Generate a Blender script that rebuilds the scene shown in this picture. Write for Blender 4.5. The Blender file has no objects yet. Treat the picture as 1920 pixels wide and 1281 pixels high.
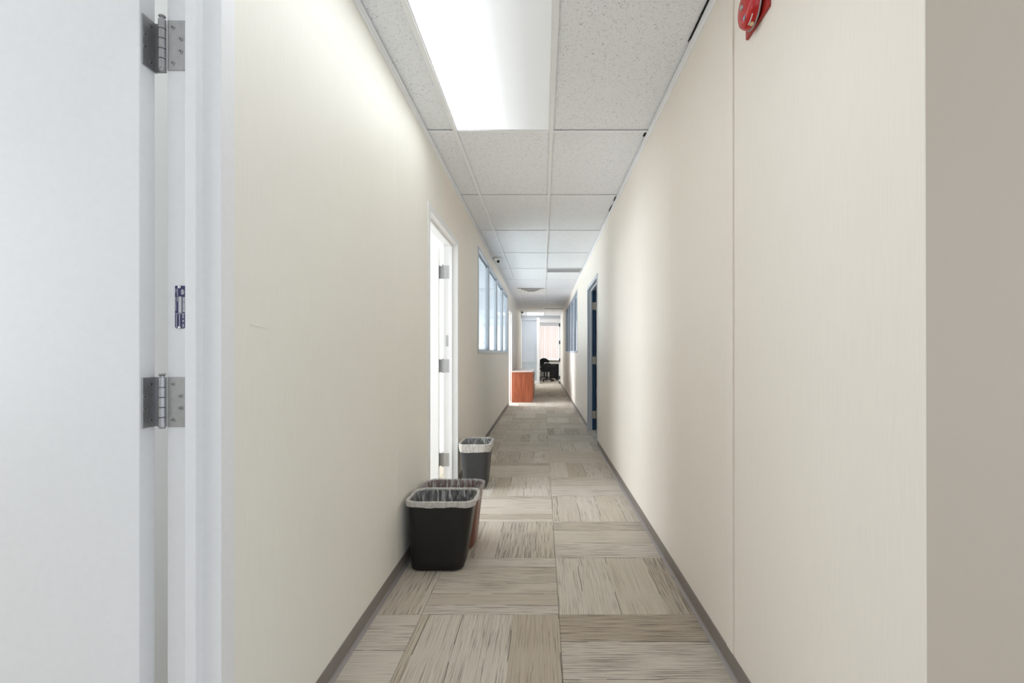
import bpy, bmesh, math, random
from mathutils import Vector, Matrix
random.seed(7)
sc = bpy.context.scene
COL = sc.collection
PI = math.pi

# ------------------------------------------------------------------ camera
H = 1.159                 # eye height
F = 915.0                 # focal length in pixels of the 1920 frame
cd = bpy.data.cameras.new('camera'); cam = bpy.data.objects.new('camera', cd); COL.objects.link(cam)
cam.location = (0, 0, H); cam.rotation_euler = (PI/2, 0, 0)
cd.sensor_width = 36.0; cd.lens = 36.0*F/1920.0
cd.shift_x = -57.0/1920.0; cd.shift_y = 21.5/1920.0
cd.clip_start = 0.02; cd.clip_end = 200
sc.camera = cam

# ------------------------------------------------------------------ world / view
w = bpy.data.worlds.new('world'); sc.world = w; w.use_nodes = True
w.node_tree.nodes['Background'].inputs[0].default_value = (0.86, 0.95, 1.08, 1)
w.node_tree.nodes['Background'].inputs[1].default_value = 1.40
sc.view_settings.view_transform = 'Standard'; sc.view_settings.look = 'None'
sc.view_settings.gamma = 1.0; sc.view_settings.use_curve_mapping = False
sc.view_settings.exposure = 0.34
cy = sc.cycles
cy.use_denoising = True
cy.max_bounces = 14; cy.diffuse_bounces = 8; cy.glossy_bounces = 4; cy.transmission_bounces = 8; cy.transparent_max_bounces = 12
cy.caustics_reflective = False; cy.caustics_refractive = False
cy.sample_clamp_indirect = 6.0

def area(name, loc, direction, sx, sy, watts, color=(1, 1, 1), spread=None):
    l = bpy.data.lights.new(name, 'AREA'); l.shape = 'RECTANGLE'; l.size = sx; l.size_y = sy
    l.energy = watts; l.color = color
    if spread: l.spread = math.radians(spread)
    o = bpy.data.objects.new(name, l); COL.objects.link(o); o.location = loc
    o.rotation_euler = Vector(direction).to_track_quat('-Z', 'Y').to_euler()
    return o
# daylight arriving through the outer windows of the side offices
DAY = (0.90, 0.97, 1.06)
area('daylight_front_office', (-3.6, 0.2, 1.6), (1, 0.12, 0), 2.4, 1.7, 38, DAY)
area('daylight_first_office', (-3.6, 3.75, 1.45), (1, 0, 0.0), 1.9, 1.5, 72, DAY)
area('daylight_window_office', (-3.6, 8.0, 1.25), (1, 0, 0.12), 4.6, 1.6, 195, (0.95, 0.985, 1.02))
area('daylight_third_office', (-3.6, 11.7, 1.45), (1, 0, 0.0), 1.9, 1.5, 125, DAY)
area('daylight_side_passage', (-3.6, 17.5, 1.6), (1, 0, 0), 1.4, 1.6, 36, DAY)
area('daylight_right_office', (3.2, 12.0, 1.6), (-1, 0, 0), 4.0, 1.5, 40, (0.90, 0.97, 1.07))
area('daylight_end_office', (0.3, 23.3, 1.7), (0, -1, 0), 3.4, 1.7, 52, (1.0, 0.98, 0.96))
area('daylight_frosted_room', (-0.6, 21.6, 1.7), (0, -1, 0), 1.0, 1.8, 13, (0.92, 0.97, 1.04))
area('fill_end_office', (1.6, 20.6, 2.50), (0, 0, -1), 0.5, 1.1, 8, (1.0, 0.98, 0.96))  # unseen fill added to brighten the desk and carton, no fitting there

# ------------------------------------------------------------------ measures
XL, XR = -0.745, 0.685
TW = 0.112                 # wall thickness
ZC = 2.557                 # ceiling
YEND = 18.5
YCORNER = 0.875            # where the right wall turns away
ROW0, ROWP = 3.081, 1.255  # ceiling cross tees
GX1, GX2 = -0.552, 0.057   # ceiling main tees
DOORZ = 2.15

# ------------------------------------------------------------------ helpers
def lin(c):
    c = c/255.0
    return c/12.92 if c <= 0.04045 else ((c+0.055)/1.055)**2.4
def rgb(r, g, b): return (lin(r), lin(g), lin(b), 1)

class NT:
    def __init__(s, name):
        s.m = bpy.data.materials.new(name); s.m.use_nodes = True
        s.t = s.m.node_tree; s.b = s.t.nodes['Principled BSDF']; s.out = s.t.nodes['Material Output']
    def n(s, typ, **kw):
        x = s.t.nodes.new(typ)
        for k, v in kw.items():
            if k.startswith('i_'):
                key = k[2:]
                x.inputs[int(key) if key.isdigit() else key].default_value = v
            else: setattr(x, k, v)
        return x
    def l(s, a, b): s.t.links.new(a, b)
    def math(s, op, a, b=None, clamp=False):
        x = s.n('ShaderNodeMath', operation=op); x.use_clamp = clamp
        for i, v in enumerate((a, b)):
            if v is None: continue
            if isinstance(v, (int, float)): x.inputs[i].default_value = v
            else: s.l(v, x.inputs[i])
        return x.outputs[0]
    def ramp(s, f, stops):
        x = s.n('ShaderNodeValToRGB'); e = x.color_ramp.elements
        while len(e) < len(stops): e.new(0.5)
        for i, (p, c) in enumerate(stops): e[i].position = p; e[i].color = c
        s.l(f, x.inputs[0]); return x.outputs[0]
    def mix(s, f, a, b, bt='MIX'):
        x = s.n('ShaderNodeMix', data_type='RGBA', blend_type=bt)
        for i, v in ((0, f), (6, a), (7, b)):
            if isinstance(v, (int, float)): x.inputs[i].default_value = v
            elif isinstance(v, tuple): x.inputs[i].default_value = v
            else: s.l(v, x.inputs[i])
        return x.outputs[2]
    def bump(s, h, strength, dist=0.001):
        x = s.n('ShaderNodeBump'); x.inputs['Strength'].default_value = strength; x.inputs['Distance'].default_value = dist
        s.l(h, x.inputs['Height']); s.l(x.outputs[0], s.b.inputs['Normal'])
    def coord(s, scale=(1, 1, 1), out='Object'):
        c = s.n('ShaderNodeTexCoord'); mp = s.n('ShaderNodeMapping'); mp.inputs['Scale'].default_value = scale
        s.l(c.outputs[out], mp.inputs[0]); return mp.outputs[0]
    def noise(s, vec, scale, detail=2, rough=0.5, dist=0.0):
        x = s.n('ShaderNodeTexNoise'); x.inputs['Scale'].default_value = scale; x.inputs['Detail'].default_value = detail
        x.inputs['Roughness'].default_value = rough; x.inputs['Distortion'].default_value = dist
        if vec is not None: s.l(vec, x.inputs['Vector'])
        return x.outputs[0]
MAT = {}
def plain(name, col, rough=0.5, metal=0.0, var=0.03, scale=30, bump=0.05, spec=None):
    t = NT(name); v = t.coord(); nz = t.noise(v, scale, 3)
    d = tuple(max(0, c*(1-var)) for c in col[:3])+(1,); u = tuple(min(1, c*(1+var)) for c in col[:3])+(1,)
    t.l(t.ramp(nz, [(0.3, d), (0.7, u)]), t.b.inputs['Base Color'])
    t.b.inputs['Roughness'].default_value = rough; t.b.inputs['Metallic'].default_value = metal
    if spec is not None: t.b.inputs['Specular IOR Level'].default_value = spec
    if bump: t.bump(t.noise(v, scale*6, 2), bump)
    MAT[name] = t.m; return t.m

plain('white_paint', rgb(232, 232, 232), 0.38, bump=0.04, scale=60, var=0.012)
plain('grey_white_paint', rgb(214, 216, 220), 0.42, scale=60, var=0.012)
plain('room_white', rgb(236, 236, 234), 0.7, var=0.01)
plain('steel', rgb(172, 172, 172), 0.38, 0.85, var=0.06, scale=90, bump=0.1)
plain('steel_dark', rgb(62, 62, 62), 0.5, 0.6)
plain('steel_light', rgb(205, 205, 203), 0.3, 0.85)
plain('satin_nickel', rgb(196, 190, 176), 0.45, 0.35)
plain('tee_white', rgb(246, 248, 251), 0.5, var=0.01)
plain('plate_blue', rgb(44, 40, 92), 0.45, var=0.1, scale=300)
plain('plate_ink', rgb(196, 198, 200), 0.5)
plain('frame_grey', rgb(196, 201, 208), 0.4, var=0.015)
plain('blue_paint', rgb(30, 74, 112), 0.4, var=0.06)
plain('cove_base', rgb(128, 121, 116), 0.42, var=0.05, scale=12)
plain('cove_toe', rgb(150, 144, 142), 0.34, var=0.04, scale=12)
plain('black_plastic', rgb(19, 17, 17), 0.45, var=0.08, bump=0.25, scale=120)
plain('charcoal_plastic', rgb(56, 57, 60), 0.45, var=0.08, bump=0.25, scale=120)
plain('brown_plastic', rgb(112, 68, 54), 0.4, var=0.06, bump=0.2, scale=120)
plain('fabric_black', rgb(32, 33, 36), 0.85, var=0.1, scale=200, bump=0.3)
plain('chair_plastic', rgb(24, 24, 26), 0.5)
plain('desk_white', rgb(240, 236, 226), 0.4)
plain('desk_dark', rgb(40, 39, 44), 0.5)
plain('red_enamel', rgb(186, 24, 26), 0.22, var=0.03, bump=0)
plain('red_plate', rgb(168, 40, 34), 0.35, var=0.04, bump=0)
plain('sticker_cream', rgb(226, 204, 158), 0.6)
plain('sticker_white', rgb(226, 222, 218), 0.6)
plain('sticker_cyan', rgb(120, 196, 220), 0.5)
plain('ink_dark', rgb(30, 30, 48), 0.6)
plain('gap_shade', rgb(24, 24, 25), 0.9)  # dark colour standing for shade inside ceiling gaps and diffuser slots
plain('plenum_grey', rgb(60, 60, 62), 0.9)
plain('grille_grey', rgb(196, 198, 200), 0.5)
plain('blind_white', rgb(236, 239, 243), 0.5, var=0.01)
plain('ceramic_white', rgb(238, 238, 236), 0.35)
plain('paper_white', rgb(240, 240, 240), 0.6)
plain('rubber', rgb(20, 20, 20), 0.7)
plain('lower_panel_grey', rgb(176, 184, 190), 0.5)

def vinyl(name, base, streaky=1.0):
    t = NT(name)
    v = t.coord((1, 1, 1)); vs = t.coord((60, 60, 1.2))
    streak = t.noise(vs, 6, 4, 0.6)
    blot = t.noise(v, 1.3, 3)
    fine = t.noise(t.coord((1, 1, 0.25)), 420, 2)
    d = tuple(c*(1-0.03*streaky) for c in base[:3])+(1,); u = tuple(min(1, c*(1+0.02*streaky)) for c in base[:3])+(1,)
    c1 = t.ramp(streak, [(0.3, d), (0.7, u)])
    c2 = t.ramp(blot, [(0.3, (0.975, 0.972, 0.965, 1)), (0.7, (1, 1, 1, 1))])
    t.l(t.mix(1.0, c1, c2, 'MULTIPLY'), t.b.inputs['Base Color'])
    t.b.inputs['Roughness'].default_value = 0.55
    t.b.inputs['Specular IOR Level'].default_value = 0.35
    t.bump(t.math('ADD', fine, t.math('MULTIPLY', streak, 0.5*streaky)), 0.08, 0.0008)
    MAT[name] = t.m
vinyl('vinyl_left', rgb(238, 235, 225))
vinyl('vinyl_beige', rgb(240, 233, 223))
vinyl('vinyl_return_shade', rgb(200, 187, 170), 0.15)  # same wall vinyl, darkened: shade of the return put into its colour

def carpet(name, ax):
    t = NT(name)
    tc = t.n('ShaderNodeTexCoord'); sp = t.n('ShaderNodeSeparateXYZ'); t.l(tc.outputs['Object'], sp.inputs[0])
    u = sp.outputs[ax]; v = sp.outputs[1-ax]
    rnd = t.n('ShaderNodeObjectInfo').outputs['Random']
    off = t.math('MULTIPLY', rnd, 37.0)
    # uneven planks across the tile
    wob = t.n('ShaderNodeTexNoise', noise_dimensions='2D'); wob.inputs['Scale'].default_value = 7; wob.inputs['Detail'].default_value = 1
    cmbw = t.n('ShaderNodeCombineXYZ'); t.l(v, cmbw.inputs[0]); t.l(off, cmbw.inputs[1]); t.l(cmbw.outputs[0], wob.inputs['Vector'])
    uw = t.math('ADD', u, t.math('MULTIPLY', t.math('SUBTRACT', wob.outputs[0], 0.5), 0.010))
    W = t.math('ADD', t.math('ADD', uw, off), 3.0)
    vor = t.n('ShaderNodeTexVoronoi', voronoi_dimensions='1D', feature='F1'); vor.inputs['Scale'].default_value = 5.6
    t.l(W, vor.inputs['W'])
    sepc = t.n('ShaderNodeSeparateColor'); t.l(vor.outputs['Color'], sepc.inputs[0])
    tone = sepc.outputs[0]; amt = sepc.outputs[1]
    edge = t.n('ShaderNodeTexVoronoi', voronoi_dimensions='1D', feature='DISTANCE_TO_EDGE'); edge.inputs['Scale'].default_value = 5.6
    t.l(W, edge.inputs['W'])
    base = t.ramp(tone, [(0.10, rgb(222, 211, 195)), (0.32, rgb(231, 222, 209)), (0.55, rgb(221, 210, 193)), (0.8, rgb(205, 191, 172)), (1.0, rgb(234, 225, 213))])
    def streaknoise(su, sv, detail, seed):
        cmb = t.n('ShaderNodeCombineXYZ')
        t.l(t.math('ADD', t.math('MULTIPLY', u, su), t.math('ADD', off, seed)), cmb.inputs[0])
        t.l(t.math('ADD', t.math('MULTIPLY', v, sv), off), cmb.inputs[1])
        return t.noise(cmb.outputs[0], 1.0, detail, 0.6)
    s1 = streaknoise(190, 4.5, 3, 0.0)
    thr = t.math('SUBTRACT', 0.645, t.math('MULTIPLY', amt, 0.17))
    dash = t.math('MULTIPLY', t.math('SUBTRACT', s1, thr, True), 9.0, True)
    col = t.mix(t.math('MULTIPLY', dash, 0.68), base, rgb(108, 94, 80))
    s2 = streaknoise(280, 2.5, 2, 4.0)
    col = t.mix(t.math('MULTIPLY', t.math('SUBTRACT', s2, 0.49, True), 2.8, True), col, rgb(152, 134, 114))
    # long dark lines where planks meet
    gate = streaknoise(20, 3.5, 1, 9.0)
    line = t.math('LESS_THAN', edge.outputs['Distance'], 0.013)
    line = t.math('MULTIPLY', line, t.math('GREATER_THAN', gate, 0.47))
    col = t.mix(t.math('MULTIPLY', line, 0.72), col, rgb(92, 80, 68))
    pile = t.noise(t.coord(), 620, 2, 0.6)
    col = t.mix(1.0, col, t.ramp(pile, [(0.28, (0.66, 0.65, 0.63, 1)), (0.68, (1.13, 1.13, 1.12, 1))]), 'MULTIPLY')
    t.l(col, t.b.inputs['Base Color'])
    t.b.inputs['Roughness'].default_value = 0.95; t.b.inputs['Specular IOR Level'].default_value = 0.1
    t.b.inputs['Sheen Weight'].default_value = 0.25
    t.bump(t.math('ADD', pile, t.math('MULTIPLY', dash, -0.5)), 0.6, 0.004)
    MAT[name] = t.m
carpet('carpet_across', 1)   # streaks run across the corridor
carpet('carpet_along', 0)    # streaks run along the corridor

def ceiling_tile_mat():
    t = NT('fissured_tile')
    tc = t.n('ShaderNodeTexCoord'); oi = t.n('ShaderNodeObjectInfo')
    va = t.n('ShaderNodeVectorMath', operation='ADD'); t.l(tc.outputs['Object'], va.inputs[0])
    cmb = t.n('ShaderNodeCombineXYZ'); t.l(t.math('MULTIPLY', oi.outputs['Random'], 17.0), cmb.inputs[0]); t.l(cmb.outputs[0], va.inputs[1])
    n1 = t.noise(va.outputs[0], 120, 2, 0.5, 1.8)
    n2 = t.noise(va.outputs[0], 240, 2, 0.5, 0.8)
    f1 = t.ramp(n1, [(0.325, (0.1, 0.1, 0.1, 1)), (0.375, (1, 1, 1, 1))])
    f2 = t.ramp(n2, [(0.27, (0.45, 0.45, 0.45, 1)), (0.36, (1, 1, 1, 1))])
    h = t.math('MINIMUM', f1, f2)
    c = t.mix(h, rgb(146, 147, 150), rgb(246, 249, 254))
    tone = t.ramp(oi.outputs['Random'], [(0, (0.97, 0.97, 0.97, 1)), (1, (1, 1, 1, 1))])
    t.l(t.mix(1.0, c, tone, 'MULTIPLY'), t.b.inputs['Base Color'])
    t.b.inputs['Roughness'].default_value = 0.9; t.b.inputs['Specular IOR Level'].default_value = 0.15
    t.bump(h, 0.5, 0.0015)
    MAT['fissured_tile'] = t.m
ceiling_tile_mat()

def wood():
    t = NT('cherry_wood')
    vs = t.coord((26, 26, 1.1)); nz = t.noise(vs, 2.2, 6, 0.6, 0.4)
    c = t.ramp(nz, [(0.30, rgb(122, 62, 42)), (0.52, rgb(172, 94, 64)), (0.72, rgb(196, 118, 82))])
    t.l(c, t.b.inputs['Base Color']); t.b.inputs['Roughness'].default_value = 0.35
    t.bump(nz, 0.05); MAT['cherry_wood'] = t.m
    t = NT('pale_laminate')
    nz = t.noise(t.coord((30, 2, 30)), 3, 4)
    t.l(t.ramp(nz, [(0.3, rgb(214, 190, 180)), (0.7, rgb(228, 208, 200))]), t.b.inputs['Base Color']); t.b.inputs['Roughness'].default_value = 0.25
    MAT['pale_laminate'] = t.m
wood()

def liner():
    t = NT('plastic_liner')
    v = t.coord((1, 1, 0.16)); nz = t.noise(v, 75, 4, 0.6, 0.6)
    g = t.n('ShaderNodeBsdfTransparent'); g.inputs[0].default_value = (0.93, 0.93, 0.93, 1)
    b = t.b; b.inputs['Base Color'].default_value = (0.80, 0.80, 0.80, 1); b.inputs['Roughness'].default_value = 0.22
    b.inputs['Specular IOR Level'].default_value = 0.7
    t.bump(nz, 0.9, 0.012)
    mx = t.n('ShaderNodeMixShader')
    t.l(t.ramp(nz, [(0.36, (0.10, 0.10, 0.10, 1)), (0.54, (0.36, 0.36, 0.36, 1)), (0.64, (0.85, 0.85, 0.85, 1))]), mx.inputs[0])
    t.l(g.outputs[0], mx.inputs[1]); t.l(b.outputs[0], mx.inputs[2]); t.l(mx.outputs[0], t.out.inputs[0])
    MAT['plastic_liner'] = t.m
    t = NT('liner_cuff')
    v = t.coord((1, 1, 0.4)); nz = t.noise(v, 60, 3, 0.6, 0.5)
    t.b.inputs['Base Color'].default_value = rgb(214, 210, 205); t.b.inputs['Roughness'].default_value = 0.3
    t.bump(nz, 0.6, 0.006)
    g = t.n('ShaderNodeBsdfTransparent'); mx = t.n('ShaderNodeMixShader')
    t.l(t.ramp(nz, [(0.3, (0.62, 0.62, 0.62, 1)), (0.6, (0.92, 0.92, 0.92, 1))]), mx.inputs[0])
    t.l(g.outputs[0], mx.inputs[1]); t.l(t.b.outputs[0], mx.inputs[2]); t.l(mx.outputs[0], t.out.inputs[0])
    MAT['liner_cuff'] = t.m
liner()

def glass():
    t = NT('clear_glass')
    g = t.n('ShaderNodeBsdfTransparent'); g.inputs[0].default_value = (0.93, 0.96, 0.97, 1)
    gl = t.n('ShaderNodeBsdfGlossy'); gl.inputs['Roughness'].default_value = 0.03
    lw = t.n('ShaderNodeLayerWeight'); lw.inputs[0].default_value = 0.5
    fr = t.math('MULTIPLY_ADD', t.math('POWER', lw.outputs['Facing'], 5.0), 0.30); fr.node.inputs[2].default_value = 0.02
    mx = t.n('ShaderNodeMixShader'); t.l(fr, mx.inputs[0]); t.l(g.outputs[0], mx.inputs[1]); t.l(gl.outputs[0], mx.inputs[2])
    t.l(mx.outputs[0], t.out.inputs[0]); MAT['clear_glass'] = t.m
    for nm, col, k in (('blind_slat', rgb(226, 232, 240), 0.30), ('frosted_glass', rgb(232, 236, 241), 0.6), ('vertical_slat', rgb(222, 200, 188), 0.30), ('blind_slat_dim', rgb(176, 186, 200), 0.4)):  # grey slats: dimness of the right office put into their colour
        t = NT(nm); nz = t.noise(t.coord(), 40, 2)
        d = tuple(c*0.97 for c in col[:3])+(1,)
        c = t.ramp(nz, [(0.3, d), (0.7, col)])
        t.l(c, t.b.inputs['Base Color']); t.b.inputs['Roughness'].default_value = 0.45
        tr = t.n('ShaderNodeBsdfTranslucent'); t.l(c, tr.inputs[0])
        mx = t.n('ShaderNodeMixShader'); mx.inputs[0].default_value = k
        t.l(t.b.outputs[0], mx.inputs[1]); t.l(tr.outputs[0], mx.inputs[2]); t.l(mx.outputs[0], t.out.inputs[0])
        MAT[nm] = t.m
glass()

def lens(name, lo, hi, color):
    # prismatic acrylic lens: emission ramp paints the glow of one tube on its left (object -X)
    t = NT(name)
    tc = t.n('ShaderNodeTexCoord'); sp = t.n('ShaderNodeSeparateXYZ'); t.l(tc.outputs['Object'], sp.inputs[0])
    f = t.math('MULTIPLY_ADD', sp.outputs[0], 1/0.58); f.node.inputs[2].default_value = 0.5
    st = t.ramp(f, [(0.0, (0.85, 0.85, 0.85, 1)), (0.18, (1, 1, 1, 1)), (0.32, (0.45, 0.45, 0.45, 1)), (0.44, (0.10, 0.10, 0.10, 1)), (0.58, (0.045, 0.045, 0.045, 1)), (0.80, (0.010, 0.010, 0.010, 1)), (1.0, (0.0, 0.0, 0.0, 1))])
    s = t.math('MULTIPLY_ADD', st, hi-lo); s.node.inputs[2].default_value = lo
    t.b.inputs['Base Color'].default_value = (0.7, 0.7, 0.7, 1); t.b.inputs['Roughness'].default_value = 0.3
    t.b.inputs['Emission Color'].default_value = color; t.l(s, t.b.inputs['Emission Strength'])
    MAT[name] = t.m
lens('lens_half_lit', 0.20, 5.2, (0.92, 0.985, 1.04, 1))
lens('lens_lit', 6.0, 6.0, (0.96, 0.985, 1.0, 1))

# ---- mesh building
def bm_box(bm, x0, x1, y0, y1, z0, z1):
    vs = [bm.verts.new((x, y, z)) for x in (x0, x1) for y in (y0, y1) for z in (z0, z1)]
    for f in ((0, 1, 3, 2), (4, 6, 7, 5), (0, 4, 5, 1), (2, 3, 7, 6), (0, 2, 6, 4), (1, 5, 7, 3)):
        bm.faces.new([vs[i] for i in f])
    return vs
def bm_cyl(bm, p0, p1, r0, r1=None, n=20, caps=True):
    r1 = r0 if r1 is None else r1
    p0, p1 = Vector(p0), Vector(p1); d = (p1-p0).normalized()
    a = d.orthogonal().normalized(); b = d.cross(a)
    A = [bm.verts.new(p0+(a*math.cos(2*PI*i/n)+b*math.sin(2*PI*i/n))*r0) for i in range(n)]
    B = [bm.verts.new(p1+(a*math.cos(2*PI*i/n)+b*math.sin(2*PI*i/n))*r1) for i in range(n)]
    for i in range(n):
        j = (i+1) % n
        bm.faces.new((A[i], A[j], B[j], B[i]))
    if caps: bm.faces.new(A[::-1]); bm.faces.new(B)
def bm_lathe(bm, prof, origin, axis, n=32):
    """prof: list of (radius, height along axis)"""
    d = Vector(axis).normalized(); a = d.orthogonal().normalized(); b = d.cross(a); o = Vector(origin)
    rings = []
    for r, h in prof:
        if r < 1e-6: rings.append([bm.verts.new(o+d*h)])
        else: rings.append([bm.verts.new(o+d*h+(a*math.cos(2*PI*i/n)+b*math.sin(2*PI*i/n))*r) for i in range(n)])
    for R, S in zip(rings, rings[1:]):
        for i in range(n):
            j = (i+1) % n
            q = [R[i % len(R)], R[j % len(R)], S[j % len(S)], S[i % len(S)]]
            q2 = []
            for v in q:
                if v not in q2: q2.append(v)
            if len(q2) > 2: bm.faces.new(q2)
def bm_prism(bm, pts, f0, f1):
    """pts polygon; f0/f1 map a 2D point to the two end 3D points"""
    A = [bm.verts.new(f0(p)) for p in pts]; B = [bm.verts.new(f1(p)) for p in pts]
    n = len(pts)
    for i in range(n): bm.faces.new((A[i], A[(i+1) % n], B[(i+1) % n], B[i]))
    bm.faces.new(A[::-1]); bm.faces.new(B)
def mesh_of(name, bm, mat, smooth=False, bevel=0.0, seg=2, angle=35):
    bmesh.ops.recalc_face_normals(bm, faces=bm.faces)
    if bevel > 0:
        es = [e for e in bm.edges if len(e.link_faces) == 2 and e.calc_face_angle(0) > math.radians(angle)]
        bmesh.ops.bevel(bm, geom=es, offset=bevel, segments=seg, affect='EDGES', profile=0.5, clamp_overlap=True)
    me = bpy.data.meshes.new(name); bm.to_mesh(me); bm.free()
    if mat: me.materials.append(MAT[mat])
    if smooth:
        for p in me.polygons: p.use_smooth = True
        me.set_sharp_from_angle(angle=math.radians(40))
    return me
def put(name, me, parent=None, loc=None):
    o = bpy.data.objects.new(name, me); COL.objects.link(o)
    if parent: o.parent = parent
    if loc: o.location = loc
    return o
def obj(name, bm, mat, parent=None, smooth=False, bevel=0.0, seg=2, loc=None):
    return put(name, mesh_of(name, bm, mat, smooth, bevel, seg), parent, loc)
def box(name, x0, x1, y0, y1, z0, z1, mat, parent=None, bevel=0.0, origin=None, seg=2):
    """a bevelled box whose origin sits at its own centre (or at origin)"""
    bm = bmesh.new(); o = Vector(origin) if origin is not None else Vector(((x0+x1)/2, (y0+y1)/2, (z0+z1)/2))
    if parent is not None and origin is None: off = o
    else: off = o
    bm_box(bm, x0-off.x, x1-off.x, y0-off.y, y1-off.y, z0-off.z, z1-off.z)
    ob = obj(name, bm, mat, parent, bevel=bevel, seg=seg)
    ob.location = off - (parent_world(parent) if parent else Vector((0, 0, 0)))
    return ob
def parent_world(p):
    v = Vector(p.location)
    while p.parent: p = p.parent; v += Vector(p.location)
    return v
def local(o, parent):
    """shift a child whose mesh was written in world coordinates under its parent (no rotations on parents)"""
    o.parent = parent; o.location = Vector(o.location) - parent_world(parent); return o
def tag(o, label, cat, group=None, kind=None):
    o['label'] = label; o['category'] = cat
    if group: o['group'] = group
    if kind: o['kind'] = kind
    return o
def empty(name, loc=(0, 0, 0)):
    o = bpy.data.objects.new(name, None); COL.objects.link(o); o.location = loc; o.empty_display_size = 0.1; return o

# ================================================================== SETTING
# ---- floor and carpet tiles
PITCH = 0.597; JY = 2.162
floor = box('floor', -4.0, 4.2, -4.0, 24.0, -0.12, -0.009, 'cove_base', origin=(0, 0, 0))
tag(floor, 'beige and brown streaked carpet tile floor running down the corridor', 'floor', kind='structure')
CX = [(XL+0.002, -0.536), (-0.536, 0.073), (0.073, XR-0.002)]
tile_me = {}
def carpet_tile(xa, xb, ya, yb, along):
    key = (round(xb-xa, 4), round(yb-ya, 4), along)
    if key not in tile_me:
        bm = bmesh.new(); hx, hy = (xb-xa)/2-0.0007, (yb-ya)/2-0.0007
        bm_box(bm, -hx, hx, -hy, hy, -0.009, 0.0)
        tile_me[key] = mesh_of('carpet_tile', bm, 'carpet_along' if along else 'carpet_across', bevel=0.0012, seg=1)
    o = put('carpet_tile', tile_me[key], floor, ((xa+xb)/2, (ya+yb)/2, 0)); return o
for r in range(-6, 28):
    ya = JY + r*PITCH; yb = ya + PITCH
    for c, (xa, xb) in enumerate(CX):
        carpet_tile(xa, xb, ya, yb, (r + c) % 2 == 0)
# plain carpet sheets in the side offices, the lobby and the end office (beyond what shows as tiles)
def sheet(x0, x1, y0, y1):
    bm = bmesh.new(); bm_box(bm, x0, x1, y0, y1, -0.009, -0.001)
    o = obj('office_carpet', bm, 'carpet_along', floor); return o
sheet(-4.0, XL-0.002, -4.0, 18.4); sheet(XR+0.002, 4.2, -4.0, 18.4); sheet(-4.0, 4.2, 18.87, 24.0); sheet(XL, XR, -4.0, -1.43)

# ---- walls
def wall_panel(parent, xf, xb, y0, y1, z0, z1, holes=(), mat='vinyl_beige', name='wall_panel', ch=0.0019):
    """upright panel: face toward the corridor at xf, back at xb, small chamfer where neighbours meet"""
    ys = sorted({y0, y1, *[v for h in holes for v in (h[0], h[1]) if y0 < v < y1]})
    zs = sorted({z0, z1, *[v for h in holes for v in (h[2], h[3]) if z0 < v < z1]})
    bm = bmesh.new(); s = 1 if xb > xf else -1
    c = Vector((xf, (y0+y1)/2, z0))
    def solid(i, j):
        if not (0 <= i < len(ys)-1 and 0 <= j < len(zs)-1): return False
        ym, zm = (ys[i]+ys[i+1])/2, (zs[j]+zs[j+1])/2
        return not any(h[0] < ym < h[1] and h[2] < zm < h[3] for h in holes)
    cache = {}
    def V(x, y, z):
        k = (round(x, 5), round(y, 5), round(z, 5))
        if k not in cache: cache[k] = bm.verts.new(Vector(k)-c)
        return cache[k]
    def yf(y): return y0+ch if y == y0 else (y1-ch if y == y1 else y)
    for i in range(len(ys)-1):
        for j in range(len(zs)-1):
            if not solid(i, j): continue
            a, b, p, q = ys[i], ys[i+1], zs[j], zs[j+1]
            bm.faces.new((V(xf, yf(a), p), V(xf, yf(b), p), V(xf, yf(b), q), V(xf, yf(a), q)))
            bm.faces.new((V(xb, a, p), V(xb, a, q), V(xb, b, q), V(xb, b, p)))
            for (di, dj, e) in ((-1, 0, a), (1, 0, b)):
                if solid(i+di, j): continue
                if e in (y0, y1):
                    bm.faces.new((V(xf, yf(e), p), V(xf+s*ch, e, p), V(xf+s*ch, e, q), V(xf, yf(e), q)))
                    bm.faces.new((V(xf+s*ch, e, p), V(xb, e, p), V(xb, e, q), V(xf+s*ch, e, q)))
                else:
                    bm.faces.new((V(xf, e, p), V(xb, e, p), V(xb, e, q), V(xf, e, q)))
            for (dj, e) in ((-1, p), (1, q)):
                if not solid(i, j+dj):
                    bm.faces.new((V(xf, yf(a), e), V(xb, a, e), V(xb, b, e), V(xf, yf(b), e)))
    o = obj(name, bm, mat); o.location = c
    if parent: local(o, parent)
    return o

DOORS_L = [(0.03, 1.173), (3.17, 4.315), (10.72, 11.92)]
WIN_L = (5.634, 10.42, 1.165, 2.397)
DOOR_R = (6.05, 7.42)
WIN_R = (9.54, 14.2, 1.17, 2.405)
IN = 0.012   # the door frames lap over the raw wall edge
holesL = [(a+IN, b-IN, -1, DOORZ-IN) for a, b in DOORS_L] + [WIN_L]
holesR = [(DOOR_R[0]+IN, DOOR_R[1]-IN, -1, DOORZ-IN), WIN_R]
wl = tag(empty('wall_left', (XL, 1.2, 0)), 'left corridor wall of olive beige vinyl panels with doors and an office window', 'wall', kind='structure')
edgesL = [-2.4, 0.05, 1.161, 2.497] + [2.497+1.22*k for k in range(1, 12)] + [16.6]
edgesL = [e for e in edgesL if e <= 16.6]
for a, b in zip(edgesL, edgesL[1:]):
    wall_panel(wl, XL, XL-TW, a, b, 0.0, 2.7, [(max(h[0], -9), h[1], h[2], h[3]) for h in holesL], 'vinyl_left' if b < 3.8 else 'vinyl_beige')
wr = tag(empty('wall_right', (XR, 1.2, 0)), 'right corridor wall of pinkish beige vinyl panels reaching to the near corner', 'wall', kind='structure')
edgesR = [YCORNER, 1.745, 2.62] + [2.62+1.22*k for k in range(1, 14)]
edgesR = [e for e in edgesR if e < YEND-0.3] + [YEND]
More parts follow.
